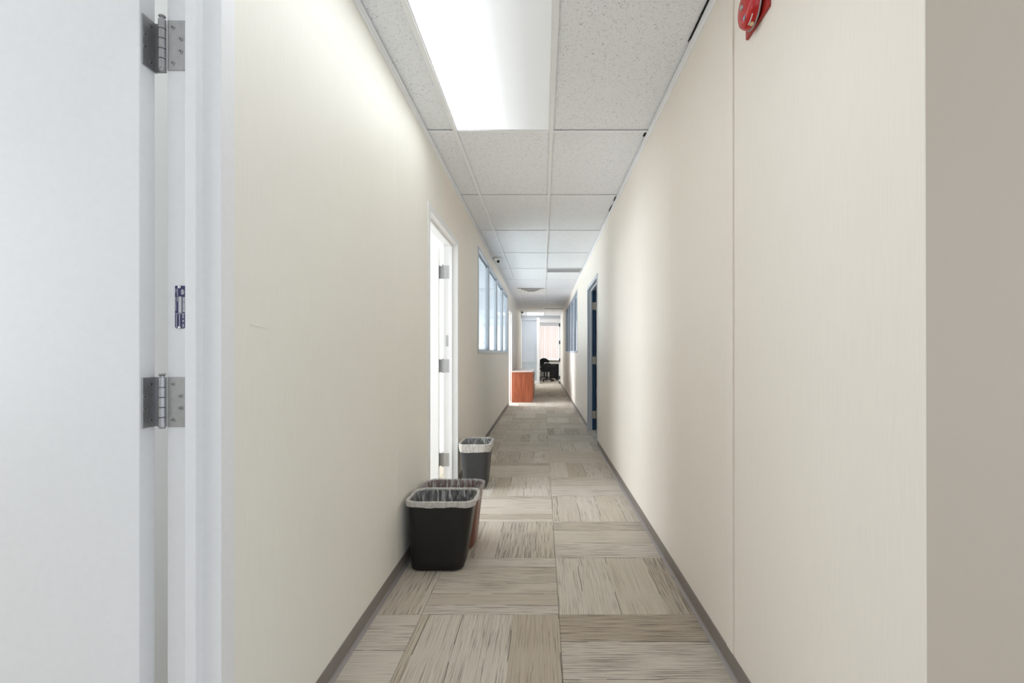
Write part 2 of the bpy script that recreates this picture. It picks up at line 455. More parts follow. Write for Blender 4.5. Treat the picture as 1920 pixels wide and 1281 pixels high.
for a, b in zip(edgesR, edgesR[1:]):
    o = wall_panel(wr, XR, XR+TW, a, b, 0.0, 2.7, holesR, 'vinyl_beige')
    if a == YCORNER:      # the near corner leans a touch out of plumb
        for v in o.data.vertices:
            if v.co.y < -0.3: v.co.y += (0.008*(v.co.z/2.56) - 0.006)
# return wall facing the lobby
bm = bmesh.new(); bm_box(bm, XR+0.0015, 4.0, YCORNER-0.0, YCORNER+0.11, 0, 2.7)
ret = obj('wall_return', bm, 'vinyl_return_shade')
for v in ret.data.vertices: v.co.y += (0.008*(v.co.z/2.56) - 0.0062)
tag(ret, 'beige wall, shade put into its colour, turning away from the near right corner', 'wall', kind='structure')
# a short raised scuff in the vinyl of the left wall
bm = bmesh.new()
pts = [(1.243, 1.2325), (1.250, 1.2345), (1.262, 1.2318), (1.285, 1.2300), (1.312, 1.2262), (1.315, 1.2256), (1.286, 1.2284), (1.262, 1.2300), (1.248, 1.2312)]
bm_prism(bm, pts, lambda p: Vector((XL-0.001, p[0], p[1])), lambda p: Vector((XL+0.0012, p[0], p[1])))
local(obj('vinyl_scuff', bm, 'vinyl_left'), wl)
# batten strip on the right wall
b = box('trim_1', XR-0.0065, XR, 1.745, 1.80, 0.082, ZC-0.002, 'vinyl_beige', bevel=0.0015)
tag(b, 'flat beige vertical cover strip on right wall beside the red alarm', 'trim', kind='structure')
# end trim of left wall
b = box('trim_2', XL-TW-0.01, XL+0.012, 16.58, 16.66, 0, ZC-0.002, 'white_paint', bevel=0.003)
tag(b, 'white upright trim closing the far end of left wall', 'trim', kind='structure')

# ---- baseboards : vinyl cove base
def cove(name, side, ya, yb, label):
    x = XL if side == 'l' else XR; s = 1 if side == 'l' else -1
    hgt = 0.076
    root = empty(name, (x, ya, 0)); tag(root, label, 'baseboard', kind='structure')
    prof = [(0, 0.017), (0.0035, 0.017), (0.0035, hgt-0.002), (0.0018, hgt), (0, hgt)]
    bm = bmesh.new(); bm_prism(bm, prof, lambda p: Vector((s*p[0], 0, p[1])), lambda p: Vector((s*p[0], yb-ya, p[1])))
    obj('cove_strip', bm, 'cove_base', root)
    prof = [(0, 0.0), (0.0125, 0.0), (0.0118, 0.0025), (0.0065, 0.008), (0.0035, 0.017), (0, 0.017)]
    bm = bmesh.new(); bm_prism(bm, prof, lambda p: Vector((s*p[0], 0, p[1])), lambda p: Vector((s*p[0], yb-ya, p[1])))
    obj('cove_toe', bm, 'cove_toe', root)
cove('baseboard_left', 'l', 1.173, 3.17, 'grey vinyl cove base along left wall behind the front wastebaskets')
cove('baseboard_left', 'l', 4.315, 10.72, 'grey vinyl cove base under the left office window')
cove('baseboard_left', 'l', 11.92, 16.58, 'grey vinyl cove base along left wall behind the wooden credenza')
cove('baseboard_right', 'r', YCORNER, 6.05, 'long grey vinyl cove base along the near right wall')
cove('baseboard_right', 'r', 7.42, YEND-0.06, 'grey vinyl cove base beyond the blue door on the right')

# ---- ceiling : deck, tees, tiles
ceil = box('ceiling', -4.0, 4.2, -4.0, 24.0, 2.72, 2.80, 'plenum_grey', origin=(0, 0, 2.72))
tag(ceil, 'suspended ceiling of white fissured tiles in a white grid over the corridor', 'ceiling', kind='structure')
TEE = 0.024
def tee(x0, x1, y0, y1, dz=0.0):
    o = box('grid_bar', x0, x1, y0, y1, ZC+dz, ZC+0.0025+dz, 'tee_white', bevel=0.0006, seg=1)
    return local(o, ceil)
YA, YB = ROW0+ROWP*-3, YEND
for gx in (GX1, GX2): tee(gx-TEE/2, gx+TEE/2, YA, YB)
rows = [ROW0+ROWP*k for k in range(-3, 13)]
colx = [(XL, GX1), (GX1, GX2), (GX2, XR)]
for y in rows:
    for (a, b) in ((XL+0.001, GX1-TEE/2), (GX1+TEE/2, GX2-TEE/2), (GX2+TEE/2, XR-0.001)):
        if y < YEND: tee(a, b, y-TEE/2, y+TEE/2)
# wall angles (L shaped)
for x, s, nm in ((XL, 1, 'l'), (XR, -1, 'r')):
    bm = bmesh.new()
    ln = [(0, 0), (0.023, 0), (0.023, 0.0025), (0.002, 0.0025), (0.002, 0.022), (0, 0.022)]
    y0 = YA if nm == 'l' else YCORNER
    bm_prism(bm, ln, lambda p: Vector((x+s*p[0], y0, ZC-0.004+p[1]*1.0-0.0)), lambda p: Vector((x+s*p[0], YB, ZC-0.004+p[1])))
    local(obj('wall_angle', bm, 'tee_white'), ceil)
    bm = bmesh.new()   # drooping shadow-line moulding against the wall
    bm_box(bm, x if s > 0 else x-0.008, x+0.008 if s > 0 else x, y0, YB, ZC-0.016, ZC-0.0045)
    local(obj('wall_angle_lip', bm, 'tee_white'), ceil)
ct = {}
def ceil_tile(xa, xb, ya, yb, dz=0.0, tilt=0.0):
    key = (round(xb-xa, 4), round(yb-ya, 4))
    if key not in ct:
        bm = bmesh.new(); hx, hy = (xb-xa)/2, (yb-ya)/2
        bm_box(bm, -hx, hx, -hy, hy, 0, 0.016)
        ct[key] = mesh_of('ceiling_tile', bm, 'fissured_tile', bevel=0.0015, seg=1)
    o = put('ceiling_tile', ct[key], ceil, ((xa+xb)/2, (ya+yb)/2, ZC+0.0085+dz-2.72)); o.rotation_euler = (tilt, 0, 0); return o
G = 0.004
for k in range(-3, 13):
    ya, yb = ROW0+ROWP*k, min(ROW0+ROWP*(k+1), YEND)
    if yb-ya < 0.1: continue
    for c, (xa, xb) in enumerate(colx):
        if c == 1 and k in (-2, -1, 11): continue                       # light fittings
        if c == 1 and k == 6:                                       # air diffuser then half a tile
            ceil_tile(xa+G, xb-G, ya+0.625, yb-G); continue
        if c == 2 and k == 4:                                       # strip grille then the rest of the tile
            ceil_tile(xa+G, xb-G, ya+0.36, yb-G); continue
        x1 = xb-G
        dz = 0.0; tilt = 0.0
        if c == 2: x1 = xb-0.012
        if c == 2 and k == 9: dz = 0.012; tilt = 0.012
        if c == 1 and k == 5: tilt = 0.002; dz = 0.003
        ceil_tile(xa+G, x1, ya+G, yb-G, dz, tilt)
# short bar carrying diffuser / grille ends
tee(GX1+TEE/2, GX2-TEE/2, ROW0+6*ROWP+0.612, ROW0+6*ROWP+0.632)
tee(GX2+TEE/2, XR, ROW0+4*ROWP+0.345, ROW0+4*ROWP+0.365)
# dark solid pieces along the right wall paint the gloom of gaps beside the tiles
for (yc, ln, wd) in ((2.98+0.14, 0.075, 0.011), (4.42, 0.16, 0.007), (4.72, 0.2, 0.006), (1.95, 0.5, 0.005)):
    bm = bmesh.new(); x = XR-0.024
    pts = [(x-wd*0.3, -ln/2), (x+0.001, -ln*0.4), (x+0.001, ln*0.45), (x-wd, ln*0.5), (x-wd*0.9, -ln*0.1)]
    bm_prism(bm, pts, lambda p: Vector((p[0], yc+p[1], ZC+0.0018)), lambda p: Vector((p[0], yc+p[1], ZC+0.0088)))
    local(obj('tile_gap_shade', bm, 'gap_shade'), ceil)
# lobby ceiling behind the corner
lob = box('ceiling_lobby', XR+0.01, 4.0, -2.4, YCORNER-0.02, ZC, ZC+0.03, 'fissured_tile')
tag(lob, 'white tiled lobby ceiling beside the near right corner', 'ceiling', kind='structure')

# ================================================================== DOORS
def frame_prof():
    # (t depth into the wall from corridor face, s distance into the opening)
    return [(-0.006, 0.0), (-0.006, 0.050), (0.038, 0.050), (0.041, 0.066), (0.066, 0.066), (0.068, 0.050), (TW+0.006, 0.050), (TW+0.006, 0.0), (TW, 0.0), (TW, 0.012), (0.0, 0.012), (0.0, 0.0)]
def hinge(parent, s, X, y1, zc, mat='steel', hm=0.1145, right=False):
    """butt hinge on the far jamb. s=-1: left wall, room lies toward -X"""
    def P(t, y, z): return Vector((X+s*t, y, z))
    yr = y1-0.050
    root = empty('hinge', P(0.126, yr-0.006, zc)); 
    root.location = root.location - parent_world(parent); root.parent = parent
    def addb(name, t0, t1, ya, yb, za, zb, m, bev=0.0006):
        a, b = P(t0, ya, za), P(t1, yb, zb)
        o = box(name, min(a.x, b.x), max(a.x, b.x), ya, yb, za, zb, m, bevel=bev, seg=1)
        return local(o, root)
    h = hm/2
    addb('jamb_leaf', 0.070, 0.117, yr-0.0022, yr+0.0003, zc-h, zc+h, mat)
    # door leaf on the hinge edge of the open door
    addb('door_leaf', 0.1525, 0.1552, y1-0.077, y1-0.036, zc-h, zc+h, mat)
    addb('leaf_bridge', 0.128, 0.1545, y1-0.041, y1-0.0385, zc-h, zc+h, mat)
    # barrel
    ax = P(0.1255, yr-0.0055, zc)
    n = 5; seg = hm/n
    for k in range(n):
        bm = bmesh.new()
        z0, z1 = -h+k*seg+0.0006, -h+(k+1)*seg-0.0006
        bm_cyl(bm, (0, 0, z0), (0, 0, z1), 0.0078, n=20)
        o = obj('knuckle', bm, mat, smooth=True, bevel=0.0006, seg=1); o.location = ax; local(o, root)
    bm = bmesh.new()
    bm_lathe(bm, [(0.0, h+0.009), (0.0065, h+0.0085), (0.0075, h+0.006), (0.0045, h+0.003), (0.0045, h-0.002), (0.0, h-0.002)], (0, 0, 0), (0, 0, 1), 18)
    bm_lathe(bm, [(0.0, -h-0.004), (0.006, -h-0.003), (0.0065, -h+0.0005), (0, -h+0.001)], (0, 0, 0), (0, 0, 1), 18)
    o = obj('hinge_pin', bm, mat, smooth=True); o.location = ax; local(o, root)
    for sgn in (-1, 1):
        for (dt, dz) in ((0.018, 0.041), (0.036, 0.014), (0.036, -0.014), (0.018, -0.041)):
            if sgn < 0: pos, axis = P(0.122-dt, yr-0.0024, zc+dz), Vector((0, -1, 0))
            else: pos, axis = P(0.1523, y1-0.036-dt*0.95, zc+dz), Vector((-s, 0, 0))
            bm = bmesh.new()
            bm_lathe(bm, [(0.0052, 0.0), (0.0050, 0.0008), (0.0042, 0.0008), (0.0040, 0.0001), (0.0, 0.0001)], (0, 0, 0), axis, 16)
            o = obj('screw', bm, mat, smooth=True); o.location = pos; local(o, root)
            a = axis.orthogonal().normalized(); b2 = axis.cross(a)
            bm = bmesh.new()
            for d in (a, b2):
                bm_cyl(bm, d*-0.0022+axis*0.0004, d*0.0022+axis*0.0004, 0.0005, n=6)
            o2 = obj('screw', bm, 'steel_dark'); o2.location = pos; local(o2, root)
    return root
def rating_plate(parent, s, X, y1, zc, detail=True):
    yr = y1-0.050
    hw, hh = 0.0118, 0.049
    t0 = 0.0762
    cx = X+s*(t0+hw)
    if s < 0: x0, x1 = cx-hw, cx+hw
    bm = bmesh.new()
    pts = [(-hw, -hh+0.003), (-hw+0.003, -hh), (hw-0.003, -hh), (hw, -hh+0.003), (hw, hh), (-hw, hh)]
    bm_prism(bm, pts, lambda p: Vector((p[0], -0.0008, p[1])), lambda p: Vector((p[0], 0.0002, p[1])))
    pl = obj('rating_plate', bm, 'plate_blue' if detail else 'steel'); pl.location = (cx, yr-0.0002, zc); local(pl, parent)
    if not detail: return
    def ink(name, rects, m='plate_ink', d=0.0012):
        bm = bmesh.new()
        for (a, b, c, e) in rects: bm_box(bm, a, b, -d, -0.0007, c, e)
        o = obj(name, bm, m); o.parent = pl
    k = 0.098/ (1110-185)     # pixel of the enlarged view -> metres
    def px(x): return (x-297)*hw*2/195
    def pz(y): return hh-(y-185)*k
    ink('blank_field', [(px(268), px(326), pz(770), pz(420))])
    ink('divider_line', [(px(205), px(395), pz(790), pz(781))])
    # rows of tiny illegible characters
    def row(x0, x1, ya, yb, step, fill=0.7, jit=0.35):
        out = []; y = ya
        while y < yb-step*0.5:
            wv = step*fill*(1-jit*random.random())
            out.append((px(x0), px(x1), pz(y+wv), pz(y))); y += step
        return out
    ink('bold_print', row(340, 372, 800, 905, 36) + row(340, 372, 925, 990, 32) + row(340, 372, 1010, 1100, 30))
    ink('small_print', row(278, 298, 800, 1060, 15, 0.8) + row(222, 236, 800, 1095, 12, 0.85, 0.2) + row(240, 258, 245, 420, 16) + row(212, 228, 250, 330, 12)
        + row(208, 226, 430, 740, 16, 0.6) + row(240, 256, 430, 540, 18))
    ink('mixed_print', row(346, 390, 430, 750, 22, 0.82, 0.3))
    bm = bmesh.new()
    n = 20
    for i in range(n):
        a0, a1 = 2*PI*i/n, 2*PI*(i+1)/n
        if 0.4 < a0 < 0.9: continue
        q = []
        for a, r in ((a0, 1), (a1, 1), (a1, 0.68), (a0, 0.68)):
            q.append((px(345)+math.cos(a)*r*hw*0.34, pz(320)+math.sin(a)*r*0.0062))
        bm.faces.new([bm.verts.new((p[0], -0.0012, p[1])) for p in q])
    bm_box(bm, px(335), px(357), -0.0012, -0.0007, pz(362), pz(278))
    o = obj('emblem', bm, 'plate_ink'); o.parent = pl
    for yy in (212, 1092):
        bm = bmesh.new(); bm_lathe(bm, [(0.0036, 0), (0.0034, 0.0012), (0.0014, 0.0016), (0.0012, 0.0008), (0, 0.0008)], (0, 0, 0), (0, -1, 0), 16)
        o = obj('rivet', bm, 'steel_light', smooth=True); o.location = (px(290), -0.0009, pz(yy)); o.parent = pl
def door_unit(num, side, y0, y1, label, framemat, slabmat, slab=True, detail=True, hmat='steel', rabmat=None, slab_w=None):
    s = -1 if side == 'l' else 1; X = XL if side == 'l' else XR
    root = empty('door_%d' % num, (X, y1, 0)); tag(root, label, 'door', kind='structure')
    pr = frame_prof()
    for far in (True, False):
        bm = bmesh.new()
        f = (lambda p, z: Vector((X+s*p[0], (y1-p[1]) if far else (y0+p[1]), z)))
        bm_prism(bm, pr, lambda p: f(p, 0.0), lambda p: f(p, DOORZ))
        local(obj('jamb', bm, framemat, bevel=0.0012, seg=2), root)
    bm = bmesh.new(); f = (lambda p, y: Vector((X+s*p[0], y, DOORZ-p[1])))
    bm_prism(bm, pr, lambda p: f(p, y0+0.0495), lambda p: f(p, y1-0.0495))
    local(obj('head', bm, framemat, bevel=0.0012, seg=2), root)
    if rabmat:
        bm = bmesh.new(); a, b = X+s*0.0665, X+s*(TW+0.0062)
        bm_box(bm, min(a, b), max(a, b), y1-0.0512, y1-0.048, 0.0, DOORZ-0.05)
        local(obj('jamb_lining', bm, rabmat), root)
    if slab:
        wd = slab_w or (y1-y0-0.106)
        a, b = X+s*0.155, X+s*(0.155+wd)
        sl = box('door_slab', min(a, b), max(a, b), y1-0.083, y1-0.039, 0.012, DOORZ-0.054, slabmat, bevel=0.0018)
        local(sl, root)
        # lever set near the free edge
        bm = bmesh.new(); ex = X+s*(0.155+wd-0.07)
        bm_lathe(bm, [(0, 0.012), (0.026, 0.010), (0.030, 0.0), (0, 0)], (ex, y1-0.083, 0.98), (0, -1, 0), 24)
        bm_cyl(bm, (ex, y1-0.085, 0.98), (ex, y1-0.135, 0.98), 0.009)
        bm_cyl(bm, (ex, y1-0.130, 0.98), (ex-s*0.10, y1-0.130, 0.98), 0.009, 0.007)
        hd = obj('lever_handle', bm, 'steel', smooth=True); local(hd, sl)
    for zc in (1.866, 1.046, 0.226): hinge(root, s, X, y1, zc, hmat)
    if side == 'l': rating_plate(root, s, X, y1, 1.2645, detail)
    return root
door_unit(1, 'l', *DOORS_L[0], 'white door standing open at the left edge with steel hinges and blue rating plate', 'white_paint', 'white_paint')
door_unit(2, 'l', *DOORS_L[1], 'open white doorway in left wall behind the wastebaskets', 'white_paint', 'white_paint', detail=False)
door_unit(3, 'l', *DOORS_L[2], 'far white doorway in left wall next to the wooden credenza', 'white_paint', 'white_paint', slab=False, detail=False)
door_unit(4, 'r', *DOOR_R, 'grey framed doorway in right wall with dark blue door and pale hinges', 'frame_grey', 'blue_paint', hmat='satin_nickel', rabmat='blue_paint')

# ================================================================== OFFICE WINDOWS IN THE WALLS
def office_window(num, side, y0, y1, z0, z1, n, label, slatmat):
    s = -1 if side == 'l' else 1; X = XL if side == 'l' else XR
    root = empty('window_%d' % num, (X, y0, z0)); tag(root, label, 'window', kind='structure')
    def B(name, t0, t1, a, b, c, d, m, bev=0.0015):
        xa, xb = X+s*t0, X+s*t1
        return local(box(name, min(xa, xb), max(xa, xb), a, b, c, d, m, bevel=bev, seg=1), root)
    fw = 0.032
    B('window_frame', -0.008, TW+0.006, y0, y0+fw, z0, z1, 'frame_grey')
    B('window_frame', -0.008, TW+0.006, y1-fw, y1, z0, z1, 'frame_grey')
    B('window_frame', -0.008, TW+0.006, y0+fw, y1-fw, z1-fw, z1, 'frame_grey')
    B('window_sill', -0.014, TW+0.010, y0, y1, z0-0.010, z0+fw, 'frame_grey')
    pw = (y1-y0)/n
    for k in range(1, n):
        yc = y0+k*pw
        B('mullion', -0.004, TW+0.004, yc-0.024, yc+0.024, z0+fw, z1-fw, 'frame_grey')
    for k in range(n):
        a = y0+k*pw+(fw if k == 0 else 0.024); b = y0+(k+1)*pw-(fw if k == n-1 else 0.024)
        B('glass_pane', 0.024, 0.028, a, b, z0+fw, z1-fw, 'clear_glass', 0)
        B('glazing_bead', 0.014, 0.024, a, a+0.012, z0+fw, z1-fw, 'frame_grey')
        B('glazing_bead', 0.014, 0.024, b-0.012, b, z0+fw, z1-fw, 'frame_grey')
        B('blind_headrail', 0.036, 0.062, a+0.004, b-0.004, z1-fw-0.030, z1-fw-0.002, 'blind_white')
        bm = bmesh.new()
        z = z0+fw+0.02; ang = -math.radians(38)
        while z < z1-fw-0.034:
            cxx = X+s*0.049; hw = 0.0125
            dx, dz = hw*math.cos(ang), hw*math.sin(ang)
            q = [(cxx-s*dx, a+0.006, z-dz), (cxx, a+0.006, z+0.0018), (cxx+s*dx, a+0.006, z+dz)]
            va = [bm.verts.new(p) for p in q]; vb = [bm.verts.new((p[0], b-0.006, p[2])) for p in q]
            for i in range(2): bm.faces.new((va[i], va[i+1], vb[i+1], vb[i]))
            z += 0.0205
        o = obj('blind_slats', bm, slatmat); o['kind'] = 'stuff'; local(o, root)
        bm = bmesh.new()
        for yy in (a+0.12, (a+b)/2, b-0.12): bm_cyl(bm, (X+s*0.049, yy, z0+fw+0.008), (X+s*0.049, yy, z1-fw-0.03), 0.0011, n=6)
        local(obj('blind_cords', bm, 'blind_white'), root)
        B('blind_bottom_rail', 0.040, 0.058, a+0.006, b-0.006, z0+fw+0.002, z0+fw+0.012, 'blind_white')
office_window(1, 'l', *WIN_L, 4, 'four pane office window with white horizontal blinds in the left wall', 'blind_slat')
office_window(2, 'r', *WIN_R, 4, 'four pane office window in the right wall, blinds coloured grey for its dim room', 'blind_slat_dim')

# ================================================================== SIDE OFFICES (shells)
def shell(name, x0, x1, y0, y1, label, mat='room_white', sides='xyc'):
    root = empty(name, ((x0+x1)/2, y0, 0)); tag(root, label, 'wall', kind='structure')
    if 'x' in sides:
        xx = x0 if x0 < 0 and x1 < 0 else x1
        local(box('outer_wall', xx-0.1 if xx < 0 else xx, xx if xx < 0 else xx+0.1, y0, y1, 0, 2.7, mat), root)
    for yy in (y0, y1-0.08):
        local(box('partition', x0, x1, yy, yy+0.08, 0, 2.7, mat), root)
    if 'c' in sides: local(box('office_ceiling', x0, x1, y0, y1, ZC, ZC+0.03, 'tee_white'), root)
XLb, XRb = XL-TW-0.001, XR+TW+0.001
shell('wall_left_front_office', -3.7, XLb, -2.4, 1.72, 'white walls of office behind the open door at far left')
shell('wall_left_first_office', -3.7, XLb, 1.72, 5.35, 'white walls of bright office behind the doorway near the wastebaskets')
shell('wall_left_window_office', -3.7, XLb, 5.35, 10.60, 'white walls of office behind the left window blinds')
shell('wall_left_third_office', -3.7, XLb, 10.60, 14.0, 'white walls of office behind the far left doorway')
shell('wall_left_far_office', -3.7, XLb, 14.0, 16.64, 'white walls of closed office before the side passage')
shell('wall_left_side_passage', -3.7, XLb-0.01, 16.67, 18.49, 'white walls of side passage at the corridor end', sides='xc')
shell('wall_right_blue_office', XRb, 3.3, 5.2, 8.8, 'dim walls of the office behind the blue door')
shell('wall_right_window_office', XRb, 3.3, 8.81, 14.8, 'walls of office behind the right window blinds')
shell('wall_right_near_office', XRb, 3.3, 1.0, 5.19, 'walls of closed office behind near right wall')

# ================================================================== END WALL AND END OFFICE
we = tag(empty('wall_end', (0, YEND, 0)), 'end wall of corridor with frosted panel and open office doorway', 'wall', kind='structure')
def EB(name, x0, x1, y0, y1, z0, z1, m, bev=0.002): return local(box(name, x0, x1, y0, y1, z0, z1, m, bevel=bev, seg=1), we)
DX0, DX1 = -0.10, 0.635      # doorway
EB('header', -0.95, 0.80, YEND, YEND+0.1, 2.455, 2.70, 'frame_grey')
EB('panel_frame', -0.95, -0.78, YEND, YEND+0.1, 0, 2.455, 'white_paint')
EB('panel_frame', -0.215, DX0, YEND-0.03, YEND+0.1, 0, 2.50, 'white_paint')
EB('panel_frame', -0.78, -0.215, YEND, YEND+0.1, 2.40, 2.455, 'frame_grey')
EB('frosted_pane', -0.78, -0.215, YEND+0.045, YEND+0.053, 0.84, 2.40, 'frosted_glass', 0)
EB('middle_rail', -0.78, -0.215, YEND+0.02, YEND+0.08, 0.815, 0.845, 'frame_grey')
EB('lower_panel', -0.78, -0.215, YEND+0.03, YEND+0.07, 0.11, 0.815, 'lower_panel_grey')
EB('base_rail', -0.78, -0.215, YEND-0.005, YEND+0.09, 0, 0.11, 'white_paint')
d5 = empty('door_5', (DX1, YEND, 0)); tag(d5, 'white frame of the open end office doorway with four dark hinges', 'door', kind='structure')
local(box('jamb', DX1, XR+0.09, YEND-0.02, YEND+0.12, 0, 2.44, 'white_paint', bevel=0.003), d5)
local(box('head', DX0, DX1, YEND+0.01, YEND+0.10, 2.44, 2.47, 'white_paint', bevel=0.003), d5)
local(box('door_slab', DX1+0.012, DX1+0.055, YEND+0.13, YEND+0.86, 0.012, 2.42, 'white_paint', bevel=0.002), d5)
for zc in (2.22, 1.56, 0.89, 0.23):
    local(box('hinge', DX1-0.012, DX1+0.034, YEND-0.034, YEND-0.018, zc-0.065, zc+0.065, 'steel_dark', bevel=0.003), d5)
local(box('kick_stop', XR-0.06, XR-0.03, YEND-0.06, YEND-0.02, 0.0, 0.09, 'steel_dark', bevel=0.004), d5)
# frosted room and end office shells
sh = tag(empty('wall_end_office', (0, 19, 0)), 'white walls of the end office around the blinds', 'wall', kind='structure')
def SB(name, *a, m='room_white'): return local(box(name, *a, m), sh)
SB('partition', -0.32, -0.24, YEND+0.1, 22.9, 0, 2.7)
SB('partition', 2.2, 2.28, YEND+0.1, 23.0, 0, 2.7)
SB('partition', 0.80, 2.3, YEND, YEND+0.1, 0, 2.7)
SB('partition', -2.0, -1.92, YEND, 22.9, 0, 2.7)
SB('partition', -2.0, -0.95, YEND, YEND+0.1, 0, 2.7)
SB('office_ceiling', -2.0, 2.28, YEND+0.1, 24.0, ZC, ZC+0.03, m='tee_white')
SB('lower_wall', -0.4, 2.3, 22.6, 22.7, 0, 0.84)
SB('upper_wall', -0.4, 2.3, 22.6, 22.7, 2.46, 2.7)
SB('side_wall', -2.0, -0.24, 22.6, 22.7, 0, 2.7)
SB('side_wall', 1.75, 2.3, 22.6, 22.7, 0.84, 2.46)
SB('window_ledge', -0.4, 2.2, 22.42, 22.62, 0.80, 0.84, m='desk_white')
w3 = tag(empty('window_3', (0.7, 22.65, 0.84)), 'end office window covered by beige vertical blinds', 'window', kind='structure')
local(box('window_frame', -0.24, 1.75, 22.62, 22.66, 2.40, 2.46, 'white_paint'), w3)
local(box('blind_headrail', -0.24, 1.75, 22.50, 22.56, 2.40, 2.45, 'blind_white', bevel=0.004), w3)
local(box('glass_pane', -0.24, 1.75, 22.64, 22.645, 0.84, 2.40, 'clear_glass'), w3)
bm = bmesh.new(); hw = 0.044
q = [(-hw, 0), (-hw*0.5, 0.004), (0, 0.0055), (hw*0.5, 0.004), (hw, 0)]
va = [bm.verts.new((p[0], p[1], 0)) for p in q]; vb = [bm.verts.new((p[0], p[1], 1.52)) for p in q]
for i in range(4): bm.faces.new((va[i], va[i+1], vb[i+1], vb[i]))
slat_me = mesh_of('blind_slat', bm, 'vertical_slat', smooth=True)
for k in range(24):
    o = put('blind_slat', slat_me, w3); o.location = Vector((-0.18+k*0.080, 22.53, 0.875)) - parent_world(w3)
    o.rotation_euler = (0, 0, math.radians(46))

# ================================================================== CEILING FITTINGS
def troffer(k, lensmat, label):
    ya, yb = ROW0+ROWP*k, ROW0+ROWP*(k+1)
    cx, cyy = (GX1+GX2)/2, (ya+yb)/2
    root = tag(empty('ceiling_light', (cx, cyy, ZC)), label, 'ceiling light', 'recessed ceiling lights')
    x0, x1, y0, y1 = GX1+TEE/2-0.002, GX2-TEE/2+0.002, ya+TEE/2-0.002, yb-TEE/2+0.002
    z0 = ZC+0.003; z1 = ZC+0.10
    fr = 0.010
    for a in ((x0, x0+fr, y0, y1), (x1-fr, x1, y0, y1), (x0+fr, x1-fr, y0, y0+fr), (x0+fr, x1-fr, y1-fr, y1)):
        local(box('lens_frame', *a, z0, z0+0.008, 'tee_white', bevel=0.001, seg=1), root)
    local(box('lens', x0+fr, x1-fr, y0+fr, y1-fr, z0+0.003, z0+0.006, lensmat), root)
    bm = bmesh.new()
    vs = [(x0+0.012, y0+0.012, z0+0.01), (x1-0.012, y0+0.012, z0+0.01), (x1-0.012, y1-0.012, z0+0.01), (x0+0.012, y1-0.012, z0+0.01)]
    A = [bm.verts.new(v) for v in vs]; B = [bm.verts.new((v[0]*1.0, v[1], z1)) for v in vs]
    for i in range(4): bm.faces.new((A[i], A[(i+1) % 4], B[(i+1) % 4], B[i]))
    bm.faces.new(B)
    local(obj('housing', bm, 'tee_white'), root)
    return root
troffer(-1, 'lens_half_lit', 'large near ceiling light with its left side bright and right side dim')
troffer(-2, 'lens_half_lit', 'ceiling light set end to end before the large near one, above the camera')
troffer(11, 'lens_lit', 'small bright ceiling light at the far end of corridor')
# square air diffuser
ya = ROW0+6*ROWP
cx, cyy = (GX1+GX2)/2, ya+0.31
ad = tag(empty('air_diffuser', (cx, cyy, ZC)), 'square white ceiling air diffuser with stepped louvres and slot shade painted dark', 'air vent')
for i, r in enumerate((0.292, 0.225, 0.160, 0.095)):
    bm = bmesh.new(); zz = 0.002-0.012*i
    A = [bm.verts.new((sx*r, sy*r, zz)) for sx, sy in ((-1, -1), (1, -1), (1, 1), (-1, 1))]
    B = [bm.verts.new((sx*r, sy*r, zz+0.002)) for sx, sy in ((-1, -1), (1, -1), (1, 1), (-1, 1))]
    for j in range(4): bm.faces.new((A[j], A[(j+1) % 4], B[(j+1) % 4], B[j]))
    bm.faces.new(A); bm.faces.new(B)
    o = obj('diffuser_frame' if i == 0 else 'louvre', bm, 'ceramic_white'); o.parent = ad
    if i:
        bm = bmesh.new(); q = r-0.006; bm_box(bm, -q, q, -q, q, zz+0.002, zz+0.012)
        o = obj('slot_shade', bm, 'gap_shade'); o.parent = ad  # solid dark core paints the shade between louvres
# strip grille in the right column
ya = ROW0+4*ROWP
sg = tag(empty('return_grille', ((GX2+XR)/2, ya+0.18, ZC)), 'long grey slotted return grille in the ceiling by the right wall', 'air vent')
x0, x1, y0, y1 = GX2+TEE/2+0.002, XR-0.03, ya+TEE/2, ya+0.346
local(box('back_pan', x0, x1, y0, y1, ZC+0.03, ZC+0.034, 'plenum_grey'), sg)
for a in ((x0, x1, y0, y0+0.02), (x0, x1, y1-0.02, y1), (x0, x0+0.02, y0+0.02, y1-0.02), (x1-0.02, x1, y0+0.02, y1-0.02)):
    local(box('grille_frame', *a, ZC-0.004, ZC+0.006, 'grille_grey', bevel=0.001, seg=1), sg)
sl_me = None
yy = y0+0.03
while yy < y1-0.03:
    if sl_me is None:
        bm = bmesh.new(); bm_prism(bm, [(-0.008, 0.0), (-0.006, -0.001), (0.010, 0.014), (0.008, 0.015)], lambda p: Vector((x0+0.02-(x0+x1)/2, p[0], p[1])), lambda p: Vector((x1-0.02-(x0+x1)/2, p[0], p[1])))
        sl_me = mesh_of('slat', bm, 'grille_grey')
    o = put('slat', sl_me, sg); o.location = Vector(((x0+x1)/2, yy, ZC+0.001)) - parent_world(sg); yy += 0.0165
